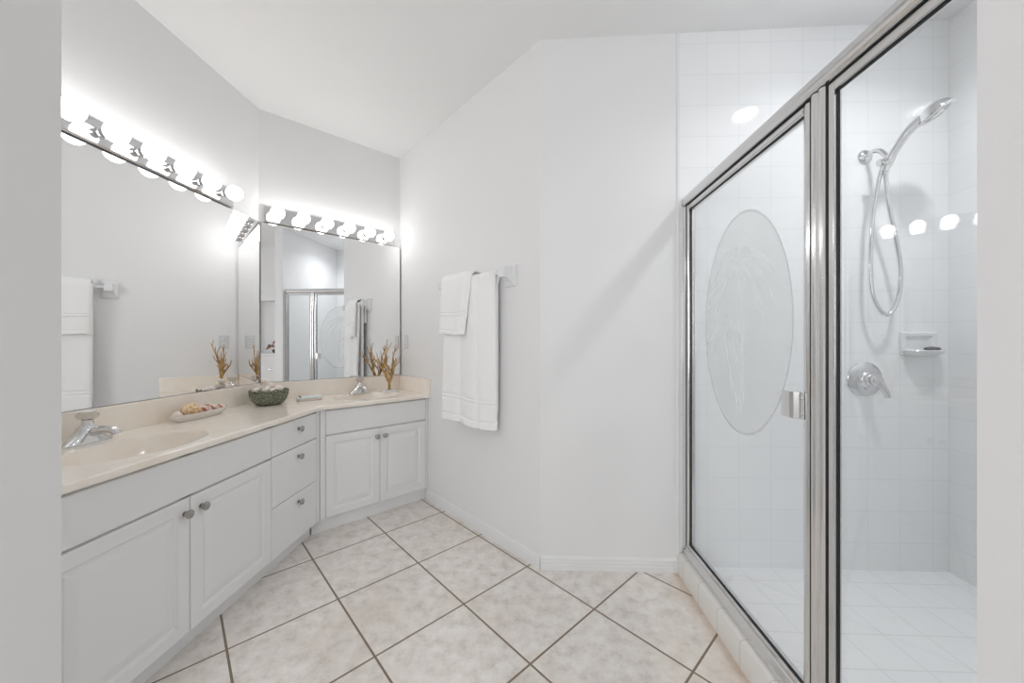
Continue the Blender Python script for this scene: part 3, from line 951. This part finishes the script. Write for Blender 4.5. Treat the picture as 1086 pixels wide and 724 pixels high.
shell_spiral('conch_shell', 'golden tan conch shell in the left half of the boat dish', (-1.703, 1.803, ZT + .047), (0, R(8), R(95)), .115, .034, M['conch'])
shell_spiral('auger_shell', 'larger red-striped white shell right beside the golden conch', (-1.709, 1.907, ZT + .041), (R(20), R(-6), R(64)), .092, .027, M['stripe'])
shell_spiral('auger_shell', 'slim red-striped shell at the far right end of the boat dish', (-1.705, 1.974, ZT + .034), (R(70), R(-8), R(84)), .062, .017, M['stripe'])
shell_spiral('white_shell', 'small plain white shell at the near left end of the boat dish', (-1.704, 1.724, ZT + .035), (0, R(6), R(88)), .05, .019, M['shell'])

# green wicker bowl with shells
bx, by = -1.632, 2.256
bw = thing('wicker_bowl', 'dark green woven bowl filled with white shells at the counter corner', 'bowl', (bx, by, ZT))
rs = []
prof = [(.060, 0), (.078, .010), (.094, .032), (.104, .060), (.106, .084), (.103, .090), (.098, .086), (.096, .060), (.086, .034), (.070, .016)]
for r_, z_ in prof:
    rs.append([(r_ * (1 + .012 * math.cos(24 * 2 * math.pi * j / 96 + z_ * 260)) * math.cos(2 * math.pi * j / 96), r_ * (1 + .012 * math.cos(24 * 2 * math.pi * j / 96 + z_ * 260)) * math.sin(2 * math.pi * j / 96), z_) for j in range(96)])
MB().rings(rs).build('body', M['bowl'], bw, smooth=True)
rp = []
for j in range(97):
    a = 2 * math.pi * j / 96
    rp.append((.103 * math.cos(a), .103 * math.sin(a), .089 + .002 * math.sin(a * 24)))
MB().tube(rp, .0055, 8).build('rim', M['bowl'], bw, smooth=True)
for a in (R(-45 + 8), R(135 + 8)):
    ca, sa = math.cos(a), math.sin(a)
    hpts2 = [Vector((.104 * ca, .104 * sa, .082)) + Vector((-sa, ca, 0)) * s_ + Vector((ca, sa, 0)) * o_ + Vector((0, 0, z_)) for s_, o_, z_ in ((-.022, 0, 0), (-.016, .008, .012), (0, .010, .020), (.016, .008, .012), (.022, 0, 0))]
    MB().tube(spline(hpts2, 5), .004, 8).build('handle', M['bowl'], bw, smooth=True)
MB().lathe([(.084, .030), (.09, .06), (.07, .066), (0, .068)], 32).build('liner', M['bowl'], bw, smooth=True)
rnd = random.Random(3)
spots = [(0, 0, .118, .036), (.045, .02, .100, .033), (-.045, .015, .102, .034), (.015, -.048, .098, .033), (-.02, .05, .10, .032), (.055, -.035, .092, .028), (-.055, -.035, .092, .028), (.03, .06, .092, .026), (-.02, -.012, .145, .026)]
desc = ['largest round white shell in the middle of the green bowl', 'pale shell on the right of the bowl pile', 'pale shell on the left of the bowl pile',
        'pale shell at the front of the bowl pile', 'pale shell at the back of the bowl pile by the mirror', 'small white shell at the front right rim of the green bowl',
        'small white shell at the front left rim of the green bowl', 'small white shell at the back right rim of the green bowl', 'white shell topmost on the bowl pile']
for (dx, dy, dz, r_), ds in zip(spots, desc):
    r_ *= .86
    rs = []
    for i in range(11):
        th = math.pi * i / 10
        rs.append([(r_ * math.sin(th) * (1 + .10 * math.cos(7 * 2 * math.pi * j / 28 + 2 * th)) * math.cos(2 * math.pi * j / 28) + 1e-4 * j, r_ * .85 * math.sin(th) * (1 + .10 * math.cos(7 * 2 * math.pi * j / 28)) * math.sin(2 * math.pi * j / 28), -r_ * .75 * math.cos(th)) for j in range(28)])
    o = MB().rings(rs).build('seashell', M['shell'], smooth=True)
    o.location = (bx + dx, by + dy, ZT + dz)
    o.rotation_euler = (rnd.uniform(-.5, .5), rnd.uniform(-.5, .5), rnd.uniform(0, 6))
    tag(o, ds, 'seashell', 'white shells in the green bowl')

# folded cloth
fc = thing('folded_washcloth', 'small flat pale blue folded cloth on the counter between bowl and far faucet', 'washcloth', (-1.492, 2.455, ZT), R(38))
for i, (m_, zz, hx, hy) in enumerate((('clothedge', 0, .074, .054), ('washcloth', .0125, .076, .055))):
    MB().rings([[(sx * (hx - a), sy * (hy - a), zz + z_) for sx, sy in ((-1, -1), (1, -1), (1, 1), (-1, 1))] for a, z_ in ((.005, 0), (0, .003), (0, .009), (.004, .012))]).build('fold' if i == 0 else 'top_fold', M[m_], fc, bevel=.003)
MB().box(-.062, -.052, -.055, .055, .0246, .0256).build('band', M['slot'], fc)

# branch coral ornament
cp = sd(1.262, -2.815)
cr = thing('branch_ornament', 'golden bare-branch ornament on a small white base beside the far mirror', 'ornament', (cp[0], cp[1], ZT), R(45))
MB().rings([[(sx * (.048 - a), sy * (.036 - a), z_) for sx, sy in ((-1, -1), (1, -1), (1, 1), (-1, 1))] for a, z_ in ((.002, 0), (0, .003), (0, .012), (.004, .015))]).build('base', M['ceramic'], cr, bevel=.002)
br = MB()
rb = random.Random(11)
def branch(p, d, ln, r0, depth):
    pts, rad = [p], [r0]
    q_, dd = p.copy(), d.normalized()
    n_ = 6
    for i in range(n_):
        dd = (dd + Vector((rb.uniform(-.20, .20), rb.uniform(-.20, .20), rb.uniform(0, .14)))).normalized()
        q_ = q_ + dd * ln / n_
        pts.append(q_.copy()); rad.append(r0 * (1 - .38 * (i + 1) / n_) * (1.12 if i % 2 else .95))
    if depth == 0: rad[-1] *= .55
    br.tube(pts, rad, 7)
    if depth > 0:
        for k_ in range(3):
            i = n_ if k_ == 0 else rb.choice((2, 3, 4, 5))
            sg = 1 if k_ == 1 else -1
            side = Vector((sg * rb.uniform(.35, .95), rb.uniform(-.5, .5), 0))
            branch(pts[i], (dd + (side * .75 if k_ else side * .2) + Vector((0, 0, .30))).normalized(), ln * rb.uniform(.50, .72), rad[i] * .82, depth - 1)
br.tube([(0, 0, .013), (.001, 0, .035), (0, 0, .065)], [.0125, .0105, .0105], 9)
st = Vector((0, 0, .06))
for dx, dy, l_ in ((-.55, .05, .155), (-.18, -.12, .175), (.52, .04, .135), (.10, .16, .16)):
    branch(st, Vector((dx, dy, 1)), l_, .0088, 2)
for p_ in br.v:
    p_.y = min(p_.y, .112) if p_.y < .1 else .1 + (p_.y - .1) * .15
    p_.x = p_.x if p_.x < .10 else .10 + (p_.x - .10) * .25
    p_.z *= 1.06
br.build('branches', M['coral'], cr, smooth=True)

# ------------------------------------------------------------------ seen in the mirror: niche with flowers, paper holder
fl = thing('flower_arrangement', 'low bunch of rust-red autumn flowers on the niche ledge, seen in the mirror', 'flowers', (NX + .09, -.30, 1.02))
MB().lathe([(.05, 0), (.075, .03), (.08, .06), (.07, .065), (.06, .05), (0, .05)], 24).build('pot', M['pot'], fl, smooth='auto')
rf = random.Random(5)
for i in range(34):
    a, r_ = rf.uniform(0, 6.28), rf.uniform(0, 1) ** .5
    p_ = (r_ * .10 * math.cos(a), r_ * .17 * math.sin(a), .07 + .13 * (1 - r_ * r_) * rf.uniform(.6, 1) + rf.uniform(0, .04))
    b_ = MB()
    for k_ in range(6):
        an = k_ * math.pi / 3
        b_.ball((p_[0] + .014 * math.cos(an), p_[1] + .014 * math.sin(an), p_[2]), .013, 8, 6, (1, 1, .6))
    b_.ball((p_[0], p_[1], p_[2] + .006), .009, 8, 6)
    b_.build('blossom', M['flower'] if i % 5 else M['leaf'], fl, smooth=True)
th = thing('paper_holder', 'chrome toilet paper holder below the niche ledge, seen in the mirror', 'toilet paper holder', (NX, -.27, .74))
for y in (-.07, .07):
    MB().lathe([(.022, 0), (.022, .006), (.012, .012), (.010, .05), (.012, .06), (0, .062)], 18, (0, y, 0), (-1, 0, 0)).build('bracket', M['chrome'], th, smooth='auto')
MB().tube([(-.05, -.07, 0), (-.05, .07, 0)], .008, 12).build('spindle', M['chrome'], th, smooth='auto')
